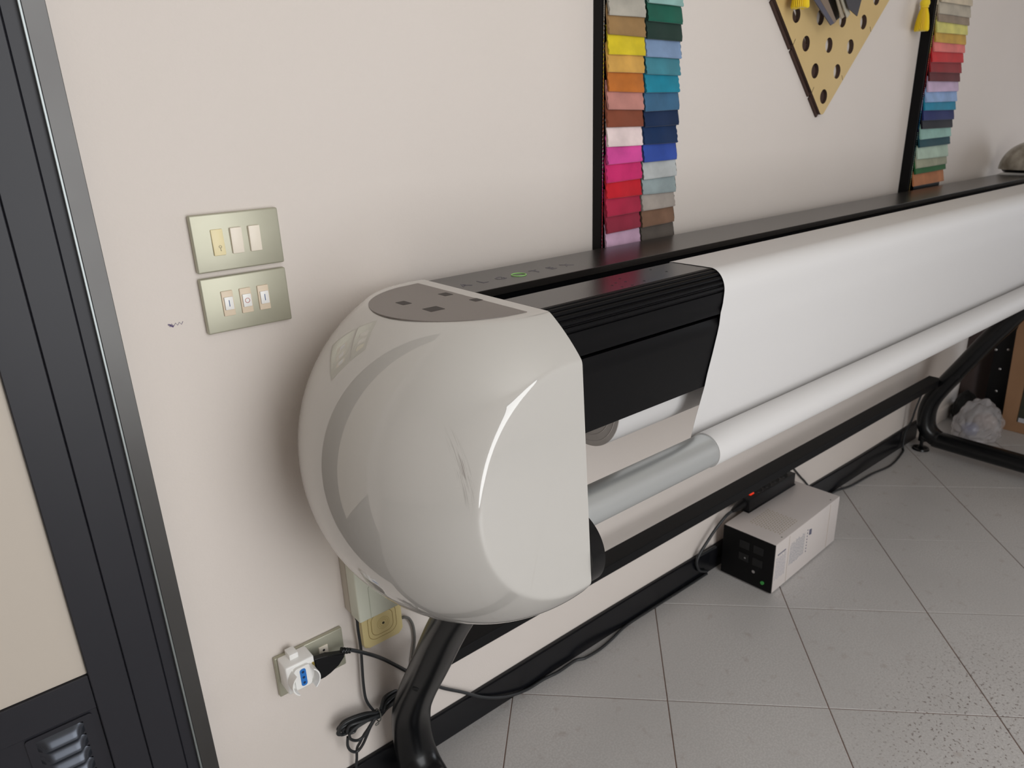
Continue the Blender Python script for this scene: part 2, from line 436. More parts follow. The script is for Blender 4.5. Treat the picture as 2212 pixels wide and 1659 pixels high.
# ------------------------------------------------------------------ switches and socket
def wall_plate(t, x0, x1, z0, z1, name='cover_plate'):
    bm = bmesh.new(); box(bm, x0, x1, -.0095, -.0002, z0, z1, bevel=.0022, seg=3)
    part(name, bm, M_plate, t, smooth=True)
t = thing('switch_plate', 'champagne metal plate of three plain rockers, the leftmost yellowed with a key symbol', 'switch', (.331, 0, 1.0415), 'wall switches')
wall_plate(t, .2722, .3903, 1.0037, 1.0787)
for k, (cx, m) in enumerate(((.3040, M_cream), (.3285, M_ivory), (.3530, M_ivory))):
    bm = bmesh.new(); box(bm, cx-.0078, cx+.0078, -.0128, -.0085, 1.0247, 1.0588, bevel=.0012, seg=2)
    for v in bm.verts:
        if v.co.y < -.011: v.co.y += .0014*(v.co.z-1.0247)/.034*(-1 if k else 1)
    r = part('rocker', bm, m, t, smooth=True, label='yellowed rocker marked with a key' if k == 0 else None)
    if k == 0:
        bm = bmesh.new(); ring(bm, (.3052, -.0133, 1.0362), (0, 1, 0), .0016, .00022, 16, 4)
        tube(bm, [(.3052, -.0133, 1.0346), (.3052, -.0133, 1.0305)], .00022, 4); tube(bm, [(.3052, -.0133, 1.0310), (.3063, -.0133, 1.0310)], .00022, 4)
        part('key_symbol', bm, M_ink_grey, r)
t = thing('switch_plate', 'champagne metal plate of three push switches marked I, O, I', 'switch', (.331, 0, .959), 'wall switches')
wall_plate(t, .2716, .3897, .9212, .9965)
for k, cx in enumerate((.3036, .3283, .3530)):
    bm = bmesh.new(); box(bm, cx-.0078, cx+.0078, -.0118, -.0085, .9428, .9770, bevel=.0009, seg=2); r = part('rocker', bm, M_beige, t, smooth=True)
    bm = bmesh.new(); box(bm, cx-.0055, cx+.0062, -.0142, -.0117, .9515, .9690, bevel=.0007, seg=2); part('push_button', bm, M_white, r, smooth=True)
    bm = bmesh.new()
    if k == 1:
        ring(bm, (cx+.0004, -.01425, .9602), (0, 1, 0), .0031, .00035, 24, 5); part('mark_ring', bm, M_ink_red, r, label='red ring mark')
    else:
        box(bm, cx, cx+.0009, -.01445, -.0141, .9560, .9648); part('mark_bar', bm, M_ink_blue, r, label='blue bar mark')
t = thing('socket_plate', 'champagne metal socket plate low on the wall beside the white adapter', 'socket', (.34, 0, .338))
bm = bmesh.new(); box(bm, .2797, .3994, -.0085, -.0002, .2985, .3755, bevel=.002, seg=3); part('cover_plate', bm, M_plate, t, smooth=True)
for cx in (.3065, .3625):
    bm = bmesh.new(); box(bm, cx-.008, cx+.008, -.0102, -.008, .318, .3575, bevel=.0006, seg=1); r = part('socket_module', bm, M_ivory, t)
    bm = bmesh.new()
    for zc in (.3495, .3385, .3275): cyl(bm, (cx, -.0104, zc), (cx, -.0101, zc), .0022, seg=14)
    part('pin_holes', bm, M_hole, r)
# adapter in the socket
t = thing('plug_adapter', 'white multi-plug adapter with a blue three-pin socket, plugged into the low socket plate', 'adapter', (.307, -.01, .352))
bm = bmesh.new(); box(bm, .2835, .3318, -.045, -.0104, .326, .378, bevel=.003, seg=3); body = part('body', bm, M_white, t, smooth=True)
bm = bmesh.new(); box(bm, .2975, .3125, -.031, -.0105, .377, .3875, bevel=.0015, seg=2); part('earth_tab', bm, M_white, t, smooth=True)
bm = bmesh.new(); prism_y(bm, rrect(.2945, .3215, .333, .3725, .006), -.0505, -.0448); part('socket_island', bm, M_white, t, smooth=True)
bm = bmesh.new(); prism_y(bm, rrect(.3035, .3135, .336, .3685, .004), -.0512, -.0504); part('socket_face', bm, M_blue, t, label='blue three-pin socket face')
bm = bmesh.new()
for zc in (.3625, .3522, .342): cyl(bm, (.3085, -.0515, zc), (.3085, -.0510, zc), .0022, seg=14)
part('pin_holes', bm, mat('deep_blue_hole', (14, 40, 84), .6), t)
for s in (-1, 1):                                                  # two curved guards of the round socket
    bm = bmesh.new(); inn, out = [], []
    for k in range(17):
        a = math.radians((-52 if s > 0 else 128)+104*k/16)
        out.append((.308+.0235*math.cos(a), .351+.0235*math.sin(a))); inn.append((.308+.0215*math.cos(a), .351+.0215*math.sin(a)))
    P = out+inn[::-1]
    a = [bm.verts.new((x, -.0445, z)) for x, z in P]; b = [bm.verts.new((x, -.064, z)) for x, z in P]; n = len(P)
    for k in range(n): bm.faces.new((a[k], a[(k+1) % n], b[(k+1) % n], b[k]))
    for k in range(16): bm.faces.new((b[k], b[k+1], b[n-2-k], b[n-1-k]))
    part('guard', bm, M_white, t)
bm = bmesh.new(); box(bm, .327, .3302, -.0478, -.0449, .361, .367); part('earth_clip', bm, mat('brass', (170, 150, 80), .35, metal=.8), t, label='brass earth clip')

def cord(name, label, pts, r, m=M_cable, cat='cable', n=6, group=None):
    bm = bmesh.new(); tube(bm, catmull(pts, n), r, 10)
    o = part(name, bm, m, None, smooth=True, origin=pts[0]); return tag(o, label, cat, group)
# plug and cord leaving the adapter
t = thing('mains_cable', 'black mains cable plugged into the white adapter, running behind the left leg to the skirting', 'cable', (.333, -.03, .35))
bm = bmesh.new(); prism_y(bm, [(.3322, .366), (.356, .3605), (.384, .3505), (.386, .3435), (.372, .333), (.358, .3245), (.346, .3215), (.3345, .3225)], -.042, -.029)
bmesh.ops.bevel(bm, geom=list(bm.edges), offset=.002, segments=2, affect='EDGES'); part('plug', bm, M_blackplastic, t, smooth=True)
bm = bmesh.new()
for k in range(4): cyl(bm, (.3835+.0042*k, -.031-.001*k, .3492-.0016*k), (.3858+.0042*k, -.0315-.001*k, .3484-.0016*k), .0062-.0005*k, seg=14)
part('strain_relief', bm, M_blackplastic, t)
ca = [(.384, -.031, .349), (.398, -.034, .345), (.431, -.032, .3165), (.468, -.0150, .272), (.510, -.0150, .221), (.524, -.0145, .203), (.549, -.010, .173), (.585, -.010, .133), (.633, -.012, .093), (.680, -.018, .055), (.735, -.020, .024),
      (.793, -.018, .0045), (.843, -.019, .004), (.886, -.024, .004), (.938, -.023, .004), (.961, -.032, .004), (1.010, -.034, .004), (1.058, -.028, .004), (1.116, -.018, .004), (1.208, -.017, .004), (1.356, -.018, .004), (1.44, -.018, .004)]
bm = bmesh.new(); tube(bm, catmull(ca, 7), .0034, 10); part('cord', bm, M_cable, t, smooth=True)

# wall box, yellow plate, cables
t = thing('wall_box', 'pale green-grey plastic box on the wall, half hidden by the plotter end', 'box', (.47, 0, .40))
part('back_box', B(.4135, .545, -.022, -.0003, .403, .60, bevel=.0012, seg=1), M_boxside, t)
part('front_cover', B(.4130, .5455, -.055, -.0228, .402, .601, bevel=.0030, seg=3), M_boxcream, t, smooth=True)
bm = bmesh.new()
for a in (((.4345, -.0553, .403), (.4345, -.0553, .463)), ((.4345, -.0553, .463), (.442, -.0553, .470)), ((.442, -.0553, .470), (.54, -.0553, .470))): tube(bm, list(a), .0005, 5)
part('cover_seam', bm, mat('seam_grey', (186, 190, 172), .6), t)
t = thing('blank_plate', 'aged yellow plastic plate with concentric rounded grooves and a centre screw, below the wall box', 'cover plate', (.475, 0, .345))
bm = bmesh.new(); prism_y(bm, rrect(.4345, .5130, .309, .389, .009), -.012, -.0003); bmesh.ops.bevel(bm, geom=[e for e in bm.edges if all(v.co.y < -.01 for v in e.verts)], offset=.002, segments=2, affect='EDGES')
part('plate', bm, M_yellow, t, smooth=True)
bm = bmesh.new()
for h, r in ((.028, .015), (.0215, .013)):
    P = rrect(.4737-h, .4737+h, .349-h, .349+h, r, 8); tube(bm, [(x, -.0119, z) for x, z in P], .0005, 5, closed=True)
part('groove', bm, M_ygroove, t)
bm = bmesh.new()
for k, R in enumerate((.006, .009, .012)): ring(bm, (.4757, -.0119, .3475), (0, 1, 0), R, .00035, 28, 4)
part('groove', bm, mat('pale_groove', (196, 172, 104), .6), t)
bm = bmesh.new(); cyl(bm, (.4757, -.0125, .3470), (.4757, -.0118, .3470), .0024, seg=16); part('screw', bm, mat('dull_screw', (96, 92, 80), .4, metal=.7), t)
cord('cable', 'grey cable curving down the wall out of the yellow plate', [(.512, -.008, .335), (.5195, -.0105, .335), (.529, -.0105, .326), (.5365, -.008, .304), (.538, -.006, .273), (.532, -.006, .244), (.526, -.006, .215), (.522, -.006, .16), (.52, -.016, .08), (.52, -.0165, .0045)], .0027, M_gcable)
t = thing('coiled_cable', 'black cable from the wall box, tied up in a hanging coil beside the left leg', 'cable', (.424, -.022, .40))
bm = bmesh.new(); cyl(bm, (.4235, -.022, .4022), (.4235, -.022, .388), .0050, .0038, 14); part('plug', bm, M_blackplastic, t, smooth=True)
r0 = .0026
bm = bmesh.new()
tube(bm, catmull([(.4235, -.022, .392), (.423, -.021, .366), (.425, -.018, .326), (.424, -.016, .287), (.422, -.016, .247), (.422, -.018, .213), (.429, -.022, .190), (.439, -.030, .174), (.455, -.024, .172), (.470, -.018, .178)], 6), r0, 9)
for dz, dy, dx in ((0, 0, 0), (.004, .006, .003), (-.004, .010, .002), (.002, -.008, .006), (-.006, .001, .004), (.007, -.002, .001)):
    tube(bm, catmull([(.436+dx, -.033+dy*.5, .180+dz), (.413, -.034+dy, .189+dz*1.2), (.388, -.034+dy, .196+dz*1.2), (.367+dx*1.6, -.032+dy, .196+dz), (.3575+dx*2.4, -.030+dy, .188+dz*.6), (.361+dx*2.4, -.028+dy, .179), (.373+dx*2, -.028+dy, .176), (.385+dx, -.030+dy, .183+dz*.4), (.412, -.033+dy*.5, .183+dz*.5), (.436, -.034, .178+dz*.6), (.457, -.026+dy*.5, .180+dz), (.476+dx, -.014+dy*.4, .172+dz*1.2), (.488, -.013+dy*.4, .176+dz), (.482, -.014+dy*.4, .185+dz), (.457, -.022+dy*.6, .190+dz)], 6, closed=True), r0, 9)
tube(bm, catmull([(.436, -.034, .182), (.408, -.040, .189), (.384, -.041, .188), (.3745, -.040, .181), (.3765, -.038, .166), (.389, -.037, .1545), (.402, -.038, .158), (.413, -.038, .170), (.428, -.036, .180)], 6, closed=True), r0, 9)
tube(bm, catmull([(.430, -.033, .176), (.417, -.034, .164), (.408, -.034, .150), (.398, -.033, .134), (.387, -.032, .126), (.3765, -.031, .134), (.3715, -.031, .150), (.374, -.031, .168)], 6), r0, 9)
tube(bm, catmull([(.418, -.036, .170), (.4035, -.034, .156), (.3955, -.030, .140), (.3915, -.022, .122), (.390, -.018, .096), (.387, -.017, .075), (.386, -.0165, .03), (.386, -.0165, .0045)], 6), r0, 9)
part('cable_loops', bm, M_cable, t, smooth=True)
bm = bmesh.new()
ring(bm, (.434, -.034, .180), (1, 0, -.25), .0105, .0011, 24, 6); ring(bm, (.427, -.042, .1705), (0, 1, .3), .0035, .0009, 16, 6)
part('cable_tie', bm, mat('grey_wire_tie', (90, 90, 86), .4), t, label='grey wire tie round the coil')

# ------------------------------------------------------------------ the plotter
X0, XR = .5817, 2.95
pl = thing('plotter', 'long black floor-standing plotter with pearl white ball-shaped end covers along the wall', 'plotter', (1.75, -.2, 0))
CEN = np.array([.5678, -.2046, .7394]); RAD = np.array([.2546, .2636, .2597])
def end_cover(mirror=False):
    nf = np.array([0.0, -1.0, 0.0546])                              # front facet, tilted a little
    k = np.array([X0, -.4078, .9046]); 
    # facet plane in world: nf.(p-k)=0 ; normalised to the unit ball
    def norm_plane(n, p):
        nn = n*RAD; d = n@(p-CEN); L = np.linalg.norm(nn); return nn/L, d/L
    a1, d1 = norm_plane(nf/np.linalg.norm(nf)+np.array([-.012, 0, 0]), k)
    a2, d2 = norm_plane(np.array([0, 0, 1.0]), np.array([0, 0, .9560]))
    axis = a1; u = np.cross(axis, [0, 0, 1.0]); u /= np.linalg.norm(u); v = np.cross(axis, u)
    te = math.acos(min(.999, d1))
    th = np.unique(np.concatenate([np.linspace(0, te-.07, 14), np.linspace(te-.07, te+.09, 60), np.linspace(te+.09, math.pi, 190)]))
    nph = 440; ph = np.arange(nph)*2*math.pi/nph
    T, P = np.meshgrid(th[1:-1], ph, indexing='ij')
    D = (np.cos(T)[..., None]*axis+np.sin(T)[..., None]*(np.cos(P)[..., None]*u+np.sin(P)[..., None]*v)).reshape(-1, 3)
    D = np.vstack([D, axis[None], -axis[None]])
    def rad(D):
        c1 = np.clip(D@a1, 1e-3, None)/d1; c2 = np.clip(D@a2, 1e-3, None)/d2
        p1, p2 = 210.0, 300.0
        # smooth minimum of ball, facet and flat top
        l = np.log(np.exp(0)+np.exp(np.clip(p1*np.log(c1), -60, 60)))/p1
        r = np.exp(-l)
        l2 = np.log(1+np.exp(np.clip(p2*(np.log(c2)+np.log(r)), -60, 60)))/p2
        return r*np.exp(-l2)
    V = D*rad(D)[:, None]*RAD+CEN
    nt_ = len(th)-2; idx = np.arange(nt_*nph).reshape(nt_, nph)
    a = idx[:-1]; b = idx[1:]; F = np.stack([a, np.roll(a, -1, 1), np.roll(b, -1, 1), b], -1).reshape(-1, 4)
    faces = [tuple(f) for f in F.tolist()]
    n = nt_*nph
    faces += [(n, int(idx[0, (q+1) % nph]), int(idx[0, q])) for q in range(nph)]+[(n+1, int(idx[-1, q]), int(idx[-1, (q+1) % nph])) for q in range(nph)]
    me = bpy.data.meshes.new('end_cover'); me.from_pydata(V.tolist(), [], faces)
    bm = bmesh.new(); bm.from_mesh(me); bpy.data.meshes.remove(me)
    def cut(co, no):
        g = bmesh.ops.bisect_plane(bm, geom=list(bm.verts)+list(bm.edges)+list(bm.faces), plane_co=co, plane_no=no, clear_outer=True)
        es = [e for e in g['geom_cut'] if isinstance(e, bmesh.types.BMEdge)]
        bmesh.ops.holes_fill(bm, edges=es, sides=0)
    cut((X0, 0, 0), (1, 0, 0)); cut((0, -.006, 0), (0, 1, 0))
    if mirror:
        for vv in bm.verts: vv.co.x = XR+(X0-vv.co.x)
        bmesh.ops.reverse_faces(bm, faces=bm.faces)
    o = part('end_cover', bm, M_pearl, pl, smooth=True, label='pearl white glossy ball-shaped end cover')
    return o
end_cover(); 
ecr = end_cover(True)
# control overlay on the flat top of the left cover
zt = .9562
P = [(.5595, -.0865), (.5595, -.3335)]
Rr = .1275
arc = []
for k in range(41):
    a = math.radians(255-150*k/40); arc.append((.5560+Rr*math.cos(a)*1.03, -.2085+Rr*math.sin(a)*.985))
P = [(.5595, -.3335)]+arc[0:]+[(.5595, -.0835)]
bm = bmesh.new(); prism_z(bm, P, zt-.001, zt+.0006)
ov = part('control_panel', bm, M_overlay, pl, label='grey-brown control overlay on the flat top')
for k, (cx, cyy, wx, wy) in enumerate(((.477, -.178, .014, .021), (.4865, -.2355, .022, .022), (.545, -.177, .014, .019), (.554, -.2355, .013, .016))):
    bm = bmesh.new(); prism_z(bm, rrect(cx-wx/2, cx+wx/2, cyy-wy/2, cyy+wy/2, .0015, 3), zt+.0005, zt+.00075)
    bt = part('button', bm, M_button, ov)
    if k == 2:
        bm = bmesh.new()
        for a in ((-.003, -.004), (.002, .003), (.003, -.002)): box(bm, cx+a[0]-.0012, cx+a[0]+.0012, cyy+a[1]-.002, cyy+a[1]+.002, zt+.0007, zt+.0009)
# top bar, slot and body
part('top_bar', B(X0+.001, XR, -.172, -.050, .9380, .9495, bevel=.0008, seg=2), M_satinblack, pl, label='satin black sheet-metal top bar')
part('body', B(X0, XR, -.170, -.048, .790, .9375, bevel=.001, seg=1), M_cover, pl)
bm = bmesh.new(); box(bm, X0, XR, -.258, -.1705, .868, .873); box(bm, X0, XR, -.2545, -.2520, .873, .925); part('slot_tray', bm, M_deep, pl)
# front cover: flat top, ribbed bend, plain front; below the seam the lower panel
bend = []
prof = [(-.2535, .921), (-.2540, .9510), (-.2560, .9543), (-.262, .9551), (-.300, .9556), (-.333, .9556)]
import bisect
cx_, cz_, rx_, rz_ = -.3335, .9240, .0265, .0316
nr = 6
for k in range(nr*8+1):
    a = math.radians(90+92*k/(nr*8)); ph = (k % 8)/8
    d = (0, .0004, .0006, .0006, .0004, -.0004, -.0026, -.0026)[k % 8]
    bend.append((cx_+(rx_+d)*math.cos(a), cz_+(rz_+d)*math.sin(a)))
upper = prof+bend+[(-.3588, .908), (-.3560, .8975), (-.3566, .8880), (-.350, .8868)]
bm = bmesh.new(); prism_x(bm, shell_profile(upper, .003), X0+.0004, XR+.01, 1)
fc = part('front_cover', bm, M_cover, pl, smooth=True)
bm = bmesh.new(); box(bm, X0, XR, -.3325, -.2600, .9555, .9562, bevel=.0002, seg=1); part('top_sheet', bm, M_satinblack, pl)
for x, y in ((.740, -.307), (.756, -.299), (.771, -.304), (.793, -.320), (.743, -.323), (.761, -.326), (.782, -.283), (.861, -.274), (.866, -.301)):
    bm = bmesh.new(); prism_z(bm, [(x-.0028, y), (x-.0007, y-.0007), (x, y-.0022), (x+.0007, y-.0007), (x+.0028, y), (x+.0007, y+.0007), (x, y+.0022), (x-.0007, y+.0007)], .9561, .9564)
    part('vent_slot', bm, M_deep, pl)
lower = [(-.3440, .8812), (-.3512, .8808), (-.3546, .8690), (-.3518, .855), (-.345, .820), (-.3378, .786), (-.3335, .7615)]
bm = bmesh.new(); prism_x(bm, shell_profile(lower, .003), X0+.0004, XR+.01, 1); part('lower_cover', bm, M_cover, pl, smooth=True)
# lettering on the top bar, read from the front
for ch, x in zip('ALG TEX', (.6175, .651, .686, 0, .759, .793, .828)):
    if ch == ' ': continue
    Mx = Matrix.Translation((x, -.1215, .9496))
    text_mesh(ch, .026, mat('dark_lettering', (62, 58, 72), .35), pl, 'letter', Mx)
bm = bmesh.new(); ring(bm, (.7215, -.1235, .9500), (0, 0, 1), .0118, .0009, 40, 6)
part('letter_ring', bm, mat('green_print', (150, 205, 120), .45), pl, label='green ring in the lettering on the top bar')
# take-up tube, its holder, feed roll support
TY, TZ, TR = -.344, .651, .0285
bm = bmesh.new(); cyl(bm, (X0-.02, TY, TZ), (XR+.02, TY, TZ), TR, seg=64); part('take_up_tube', bm, M_alu, pl, smooth=True, label='pale grey metal take-up tube')
bm = bmesh.new(); cyl(bm, (X0+.0002, -.372, .625), (X0+.024, -.372, .625), .055, seg=64); part('tube_holder', bm, M_black, pl, smooth=True, label='round black tube holder')
# legs
legp = [(-.335, .640), (-.290, .570), (-.255, .514), (-.212, .446), (-.156, .347), (-.100, .249), (-.0735, .188), (-.0685, .132), (-.080, .088), (-.113, .062), (-.165, .058), (-.62, .058)]
for x in (.481, 2.645):
    bm = bmesh.new(); tube(bm, [(x, q.x, q.y) for q in catmull([(a, b, 0) for a, b in legp], 8)], .0290, 48)
    for v_ in bm.verts: v_.co.x = x+(v_.co.x-x)*1.28                # flat-oval tube
    lg = part('leg', bm, M_black, pl, smooth=True)
    for y in (-.064, -.56):
        xf = x+.010
        bm = bmesh.new(); cyl(bm, (xf, y, .034), (xf, y, .105 if y > -.1 else .06), .0135, seg=24); cyl(bm, (xf, y, .012), (xf, y, .034), .0060, seg=16)
        cyl(bm, (xf, y, .0), (xf, y, .007), .029, .027, 32); cyl(bm, (xf, y, .007), (xf, y, .013), .022, .010, 32)
        part('levelling_foot', bm, M_black, lg, smooth=True)
    ax = Vector((0, -.52, .85)).normalized(); nb = Vector((-.72, -.69, 0)); nb = (nb-ax*nb.dot(ax)).normalized()
    pc = Vector((x, -.1415, .3215)); dn = math.sqrt((.0371*nb.x)**2+.029**2*(nb.y**2+nb.z**2)); sf = pc+Vector((.0371**2*nb.x, .029**2*nb.y, .029**2*nb.z))/dn
    bm = bmesh.new(); ring(bm, sf, nb, .0048, .0012, 20, 6); cyl(bm, sf-nb*.002, sf+nb*.0002, .0042, seg=16); part('bolt', bm, M_deep, lg)
bm = bmesh.new(); box(bm, .500, 2.640, -.100, -.056, .264, .287, bevel=.0015, seg=2); part('cross_bar', bm, mat('matte_black_steel', (24, 24, 25), .5, spec=.12), pl)
for x in (.481, 2.645):                                             # brackets joining legs and body
    part('mount_plate', B(x-.03, x+.03, -.31, -.090, .585, .70, bevel=.002, seg=1), M_black, pl)
part('back_panel', B(X0, XR, -.070, -.050, .700, .79, bevel=.001, seg=1), M_cover, pl)

# feed roll and paper
t = thing('paper_roll', 'white paper feed roll with cardboard core, under the plotter cover', 'paper roll', (1.8, -.216, .741))
bm = bmesh.new(); cyl(bm, (.78, -.216, .741), (2.9, -.216, .741), .073, seg=96); part('roll', bm, M_paper, t, smooth=True)
bm = bmesh.new()
tube(bm, [(.7792, -.216, .741), (.7799, -.216, .741)], .0727, 96); part('roll_end', bm, M_rollend, t, label='greyish layered end of the roll')
bm = bmesh.new()
for R in (.064, .053, .037): ring(bm, (.7791, -.216, .741), (1, 0, 0), R, .0004, 64, 4)
part('layer_lines', bm, mat('pale_layer', (214, 206, 202), .8), t)
bm = bmesh.new(); ring(bm, (.7788, -.216, .741), (1, 0, 0), .0275, .0022, 48, 8); part('core', bm, M_core, t, smooth=True)
bm = bmesh.new(); cyl(bm, (.7785, -.216, .741), (.7793, -.216, .741), .0262, seg=48); part('core_hole', bm, mat('core_inside', (60, 46, 40), .9), t)
web = [(-.2512, .9255), (-.2525, .9515), (-.2550, .9563), (-.262, .9570), (-.300, .9572), (-.334, .9572)]
for k in range(1, 13):
    a = math.radians(90+96*k/12); web.append((cx_+(rx_+.0016)*math.cos(a), cz_+(rz_+.0016)*math.sin(a)))
web += [(-.3603, .905), (-.3575, .8900), (-.3560, .870), (-.3535, .855), (-.347, .822), (-.3393, .786), (-.3350, .7615), (-.3255, .7215), (-.3195, .695), (-.3160, .6760), (-.3135, .662), (-.3128, .651), (-.3140, .640)]
t = thing('paper_sheet', 'wide white paper sheet hanging over the ribbed cover and wound on the take-up tube', 'paper', (1.9, -.34, .65))
def wave(x, y, z, k):
    hang = max(0.0, min(1.0, (.885-z)/.15))
    return (x, y+.0030*hang*(math.sin(x*5.2-1.1-(z-.7)*3.5)*.55*(1 if x > 1.3 else (x-.93)/.37)-.2*math.sin(x*2.3)*min(1, (x-.93)*2))-.0010*hang, z)
bm = bmesh.new(); prism_x(bm, shell_profile(web, .0003), .9305, 2.93, 70, wave); part('hanging_sheet', bm, M_paper, t, smooth=True)
bm = bmesh.new(); cyl(bm, (.9305, TY, TZ), (2.93, TY, TZ), TR+.0018, seg=72); part('wound_paper', bm, M_paper, t, smooth=True)

# dome on the far end
t = thing('metal_dome', 'dusty chrome domed cover standing on a black base on the far end of the plotter', 'dome', (3.025, -.125, .957))
bm = bmesh.new(); rows = []
for i in range(17):
    a = math.pi/2*i/16; rows.append([(3.025+.096*math.cos(a)*math.cos(p*math.pi/24), -.125+.096*math.cos(a)*math.sin(p*math.pi/24), .966+.092*math.sin(a)) for p in range(48)])
rr = [[bm.verts.new(c) for c in r] for r in rows[:-1]]; topv = bm.verts.new((3.025, -.125, .966+.092))
for i in range(len(rr)-1):
    for k in range(48): bm.faces.new((rr[i][k], rr[i][(k+1) % 48], rr[i+1][(k+1) % 48], rr[i+1][k]))
for k in range(48): bm.faces.new((rr[-1][k], rr[-1][(k+1) % 48], topv))
bm.faces.new(rr[0][::-1])
part('dome', bm, M_dome, t, smooth=True)
bm = bmesh.new(); cyl(bm, (3.025, -.125, .9563), (3.025, -.125, .966), .080, .088, 40); part('base', bm, M_blackplastic, t, smooth=True)
bm = bmesh.new(); cyl(bm, (2.985, -.207, .985), (2.982, -.214, .986), .007, seg=16); part('rivet', bm, M_chrome, t, smooth=True)

# ------------------------------------------------------------------ fabric sample boards
def fabric(rgb):
    n = 'velvet_%d_%d_%d' % rgb
    if n in MC: return MC[n]
    dk = tuple(int(c*.72) for c in rgb)
    m = mat(n, rgb, .85, spec=.15, noise=(22, .45, dk), bump=(700, .35, .0006), sheen=.25)
    return m
def swatch(parent, x0, x1, zb, yf, yb, rgb, nm, h, tail=True):
    """folded velvet flap: front face bulges at the bottom fold, sides cut with pinking shears"""
    bm = bmesh.new(); n = 16; rows = []
    prof = []
    for k in range(n+1):
        s = k/n; z = zb+h*(1-s); y = yb+(yf-yb)*(s**.8)
        prof.append((y, z))
    fold = [(yf+.0006, zb-.0014), (yf+.0022, zb-.0020), (yf+.0040, zb-.0010), (yf+.0048, zb+.002)]
    back = [(yf+.0048+(yb+.0012-yf-.0048)*s, zb+.002+(h-.002)*s) for s in (.3, .65, 1)]
    prof = prof+fold+back
    dr = random.uniform(-.0012, .0012)
    N = len(prof); nx = 8
    for i in range(nx+1):
        t = i/nx; row = []
        for k, (y, z) in enumerate(prof):
            x = x0+(x1-x0)*t
            pk = .0009*(1 if int(z/.0022) % 2 else -1)
            if i == 0: x += pk
            if i == nx: x += pk
            zz = z+dr*(t-.5)*2*(1 if z < zb+h*.6 else .3)
            yy = y-.0012*math.sin(t*math.pi)*(1-(z-zb)/h)+.0006*math.sin(t*9+zb*50)
            row.append(bm.verts.new((x, yy, zz)))
        rows.append(row)
    for i in range(nx):
        for k in range(N): bm.faces.new((rows[i][k], rows[i][(k+1) % N], rows[i+1][(k+1) % N], rows[i+1][k]))
    for r in (rows[0], rows[-1]):
        try: bm.faces.new(r)
        except Exception: pass
    o = part('fabric_swatch', bm, fabric(rgb), parent, smooth=True, label=nm)
    if tail:
        bm = bmesh.new(); lo = zb-h*1.25; m = 26
        a = [bm.verts.new((x0-.0045+.0011*(k % 2), yb-.0012, lo+(zb+h*.5-lo)*k/m)) for k in range(m+1)]
        b = [bm.verts.new((x0+.02, yb-.0012, lo+(zb+h*.5-lo)*k/m)) for k in range(m+1)]
        a2 = [bm.verts.new((v.co.x, yb+.0002, v.co.z)) for v in a]; b2 = [bm.verts.new((v.co.x, yb+.0002, v.co.z)) for v in b]
        for k in range(m):
            bm.faces.new((a[k], a[k+1], b[k+1], b[k])); bm.faces.new((a2[k], a[k], a[k+1], a2[k+1])); bm.faces.new((b[k], b[k+1], b2[k+1], b2[k])); bm.faces.new((a2[k], a2[k+1], b2[k+1], b2[k]))
        bm.faces.new((a[0], b[0], b2[0], a2[0])); bm.faces.new((a[m], b[m], b2[m], a2[m]))
        part('swatch_tail', bm, fabric(rgb), o)
    return o
t = thing('sample_board', 'narrow black board with two columns of velvet swatches, left of the plywood board', 'sample board', (1.11, 0, .905), 'fabric sample boards')
part('backing_board', B(1.0110, 1.212, -.0225, -.0003, .905, 1.72, bevel=.001, seg=1), M_cover, t)
c1 = [((190, 184, 172), 'beige'), ((186, 180, 168), 'pale grey'), ((158, 124, 80), 'tan'), ((228, 204, 40), 'bright yellow'), ((218, 168, 84), 'mustard'), ((196, 114, 44), 'orange'),
      ((194, 134, 124), 'dusty pink'), ((134, 72, 50), 'brown'), ((238, 218, 216), 'pale pink'), ((222, 78, 160), 'pink'), ((208, 44, 110), 'magenta'),
      ((204, 30, 46), 'red'), ((182, 42, 74), 'crimson'), ((152, 46, 68), 'wine red'), ((214, 176, 204), 'lilac')]
z1 = [1.379, 1.3478, 1.3168, 1.2851, 1.2561, 1.2234, 1.1933, 1.1635, 1.1295, 1.0991, 1.0670, 1.0369, 1.0045, .9734, .9409]
c2 = [((150, 192, 186), 'mint'), ((20, 94, 76), 'emerald'), ((30, 56, 48), 'dark green'), ((134, 160, 196), 'light blue'), ((68, 138, 154), 'teal'), ((24, 138, 164), 'turquoise'),
      ((62, 106, 140), 'steel blue'), ((18, 42, 78), 'navy'), ((14, 46, 88), 'deep navy'), ((50, 80, 168), 'royal blue'), ((188, 192, 192), 'silver grey'),
      ((154, 168, 170), 'blue grey'), ((176, 166, 158), 'stone grey'), ((132, 100, 80), 'mocha'), ((94, 86, 80), 'taupe')]
z2 = [1.3722, 1.3424, 1.3129, 1.2829, 1.2533, 1.2223, 1.1899, 1.1621, 1.1295, 1.0973, 1.0654, 1.0356, 1.0055, .9739, .9417]
for (c, nm), z in zip(c1, z1): swatch(t, 1.0170, 1.1125, z, -.0345, -.0240, c, nm+' velvet swatch', .052)
for (c, nm), z in zip(c2, z2): swatch(t, 1.1170, 1.2160, z, -.0355, -.0240, c, nm+' velvet swatch', .050)
t = thing('sample_board', 'narrow black board with one visible column of plain fabric swatches, right of the plywood board', 'sample board', (2.42, 0, .9), 'fabric sample boards')
part('backing_board', B(2.3100, 2.530, -.0285, -.0003, .900, 1.72, bevel=.001, seg=1), M_cover, t)
